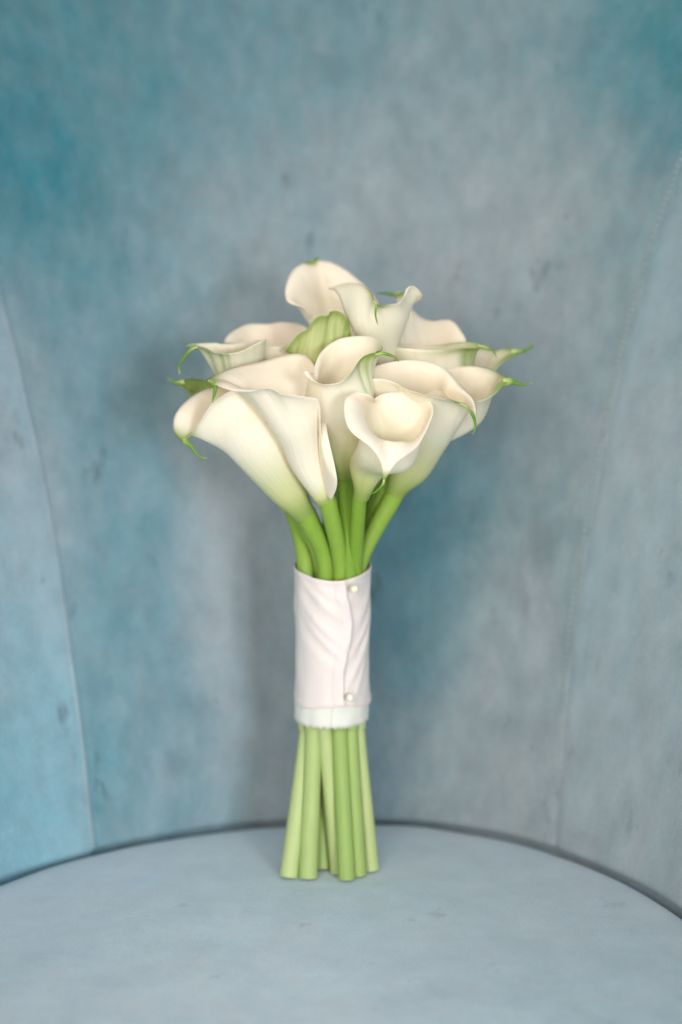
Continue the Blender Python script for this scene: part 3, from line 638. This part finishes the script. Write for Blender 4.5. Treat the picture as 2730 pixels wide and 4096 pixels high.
lily('right lily with a wide shallow mouth ending in a green beak',
     (*D(905, 1080), -0.010), .0045, (*D(985, 930), -0.014),
     [(*R2(1330, 895), -0.030, 90, 92), (*R2(1268, 965), -0.036, 68, 90), (*R2(1240, 995), -0.039, 54, 88), (*R2(1180, 1030), -0.042, 38, 86), (*R2(1110, 1048), -0.044, 18, 80), (*R2(1000, 1040), -0.044, -6, 66), (*R2(920, 1000), -0.040, -36, 56), (*R2(880, 920), -0.030, -74, 50), (*R2(890, 850), -0.018, -110, 40),
      (*R2(960, 818), -0.010, -145, 44), (*R2(1060, 806), -0.007, -170, 52), (*R2(1150, 812), -0.008, -195, 62), (*R2(1230, 836), -0.013, -222, 76), (*R2(1290, 870), -0.020, -246, 88), (*R2(1330, 895), -0.030, -270, 92)],
     throats=[(*R2(950, 1080), -0.016, .018, .014)],
     stem=way(840, 822, 822, 1990, .006, .006, .0038, 1300),
     tail=[(*R2(1290, 915), -0.030, .0042), (*R2(1335, 910), -0.030, .0040), (*R2(1375, 920), -0.030, .0024), (*R2(1425, 932), -0.030, .0013), (*R2(1490, 918), -0.030, .0004)],
     tg=.020, green=.2, warm=.35, tipgreen=.01)
lily('rearmost right lily, peach inside, its pale green point rising to the right',
     (*D(890, 1040), .022), .0045, (*D(990, 860), .026),
     [(*R2(1395, 712), .016, 90, 70), (*R2(1330, 762), .010, 66, 76), (*R2(1270, 805), .006, 46, 76), (*R2(1225, 838), .003, 30, 76), (*R2(1100, 850), .000, 5, 66), (*R2(980, 850), .002, -30, 56), (*R2(930, 800), .012, -80, 50), (*R2(960, 730), .024, -125, 50),
      (*R2(1060, 698), .030, -165, 56), (*R2(1150, 690), .031, -190, 62), (*R2(1225, 700), .028, -212, 66), (*R2(1290, 700), .024, -236, 66), (*R2(1330, 688), .021, -252, 66), (*R2(1395, 712), .016, -270, 70)],
     throats=[(*R2(960, 950), .018, .016, .013)],
     stem=way(818, 790, 790, 1990, .010, .011, .0036, 1300),
     tail=[(*R2(1345, 715), .017, .0040), (*R2(1395, 712), .017, .0028), (*R2(1440, 702), .018, .0018), (*R2(1478, 680), .019, .0012), (*R2(1496, 645), .020, .0004)],
     tg=.020, green=.2, warm=.7, veins=.15, tipgreen=.02)

# ribbon ---------------------------------------------------------------------
WT, WB = at(*D(765, 1290), 0), at(*D(765, 1608), 0); WU = at(*D(762, 1642), 0)
def disp(a, s):                                # wrinkles; a = degrees round (0 = camera, + right), s = 0 foot .. 1 top
    d = 0.
    for (a0, s0, slope, wdt, amp, reach) in ((-12, .80, -.0040, .030, .0011, 42), (-14, .62, -.0045, .034, .0013, 42), (-10, .50, -.0050, .030, .0011, 38), (-20, .40, -.0040, .04, .0006, 35),
                                             (62, .60, .0060, .030, .0015, 30), (55, .42, .0080, .040, .0016, 32), (48, .22, .0110, .05, .0011, 34), (70, .82, .006, .05, .0013, 30), (-2, .88, -.003, .03, .0007, 30), (150, .5, .004, .04, .001, 60), (-120, .6, .003, .05, .001, 50)):
        da = a - a0; sc_ = s0 + slope * da
        d += amp * .75 * math.exp(-((s - sc_) / (wdt * 1.45)) ** 2) * math.exp(-(da / reach) ** 2)
    d += .0005 * noise.noise(Vector((a * .04, s * 5, 2)))
    d += .0005 * math.exp(-((s - .03) / .03) ** 2) + .0005 * math.exp(-((s - .985) / .02) ** 2)
    return d
def seam_at(s):                                # angle of the overlapping ribbon edge at height s
    P = [(0, 17), (.08, 15), (.25, 16), (.42, 21), (.55, 27), (.66, 29), (.78, 25), (.88, 20), (1, 18)]
    for (a, x), (b_, y) in zip(P, P[1:]):
        if s <= b_: t = (s - a) / (b_ - a); t = t * t * (3 - 2 * t); return x + (y - x) * t
    return 18
bm = bmesh.new(); g = []; NS, NA = 130, 200
for j in range(NS + 1):
    s = j / NS; row = []; sa = seam_at(s)
    for i in range(NA + 1):
        f = i / NA; a = sa - 12 + (f * 372)     # starts tucked under, goes round by the right, ends on top past the start
        am = (a + 180) % 360 - 180
        R = .0217 - .0006 * math.sin(s * math.pi) + .0011 * f + disp(am, s)
        if f > .955: R += .0016 * sst(.94, 1., f)          # free edge stands proud
        c = WB.lerp(WT, s); th = rad(a)
        zoff = -.0035 * (.5 + .5 * math.cos(th)) * s - .0045 * math.exp(-((am - 5) / 55) ** 2) * s + .0012 * (1 - s) * math.sin(th * 3 + 1) + (.0006 * noise.noise(Vector((a * .05, 3, 7))) if s > .97 or s < .03 else 0)
        row.append(bm.verts.new((c.x + math.sin(th) * R * 1.0, c.y - math.cos(th) * R * .96, c.z + zoff)))
    g.append(row)
for j in range(NS):
    for i in range(NA): bm.faces.new((g[j][i], g[j][i + 1], g[j + 1][i + 1], g[j + 1][i]))
o = link_mesh('ribbon_wrap', bm, M_ribbon, bouquet); md = o.modifiers.new('t', 'SOLIDIFY'); md.thickness = .0006; md.offset = -1
bm = bmesh.new(); g = []
for j in range(41):
    s = j / 40; row = []
    for i in range(201):
        a = 360 * i / 200; th = rad(a); c = WU.lerp(WT, s * .995)
        R = .0216 - .0016 * sst(.12, .2, s) + .0006 * noise.noise(Vector((math.cos(th) * 2.5, math.sin(th) * 2.5, s * 14))) + (.0002 * abs(math.sin(th * 7 + 1)) * (1 - s) ** 6)
        z = (-.0028 * (.5 + .5 * math.cos(th)) + .0007 * noise.noise(Vector((math.cos(th) * 5, math.sin(th) * 5, 1))) + .0011 * noise.noise(Vector((a * .3, 0, 0))) + .0009 * noise.noise(Vector((a * .9, 5, 0)))) * (1 - s) ** 3
        z += -.004 * s ** 3 + (-.0080 * math.exp(-((((a + 180) % 360 - 180) - 5) / 60) ** 2)) * s ** 3
        row.append(bm.verts.new((c.x + math.sin(th) * R, c.y - math.cos(th) * R * .97, c.z + z)))
    g.append(row)
for j in range(40):
    for i in range(200): bm.faces.new((g[j][i], g[j][i + 1], g[j + 1][i + 1], g[j + 1][i]))
o = link_mesh('under_ribbon', bm, M_under, bouquet); md = o.modifiers.new('t', 'SOLIDIFY'); md.thickness = .0005; md.offset = -1
for (x, y), rr in (((815, 1353), .0026), ((805, 1603), .0025)):
    p = at(*D(x, y), -.0238)
    bm = bmesh.new(); bmesh.ops.create_uvsphere(bm, u_segments=24, v_segments=16, radius=rr, matrix=Matrix.Translation(p))
    pe = link_mesh('pearl', bm, M_pearl, bouquet)
    bm = bmesh.new(); d = Vector((-.35, .9, -.1)).normalized()
    bmesh.ops.create_cone(bm, segments=10, cap_ends=True, radius1=.0012, radius2=.0006, depth=.006, matrix=Matrix.Translation(p + d * .003) @ d.to_track_quat('Z', 'Y').to_matrix().to_4x4())
    link_mesh('pin', bm, M_pin, pe)
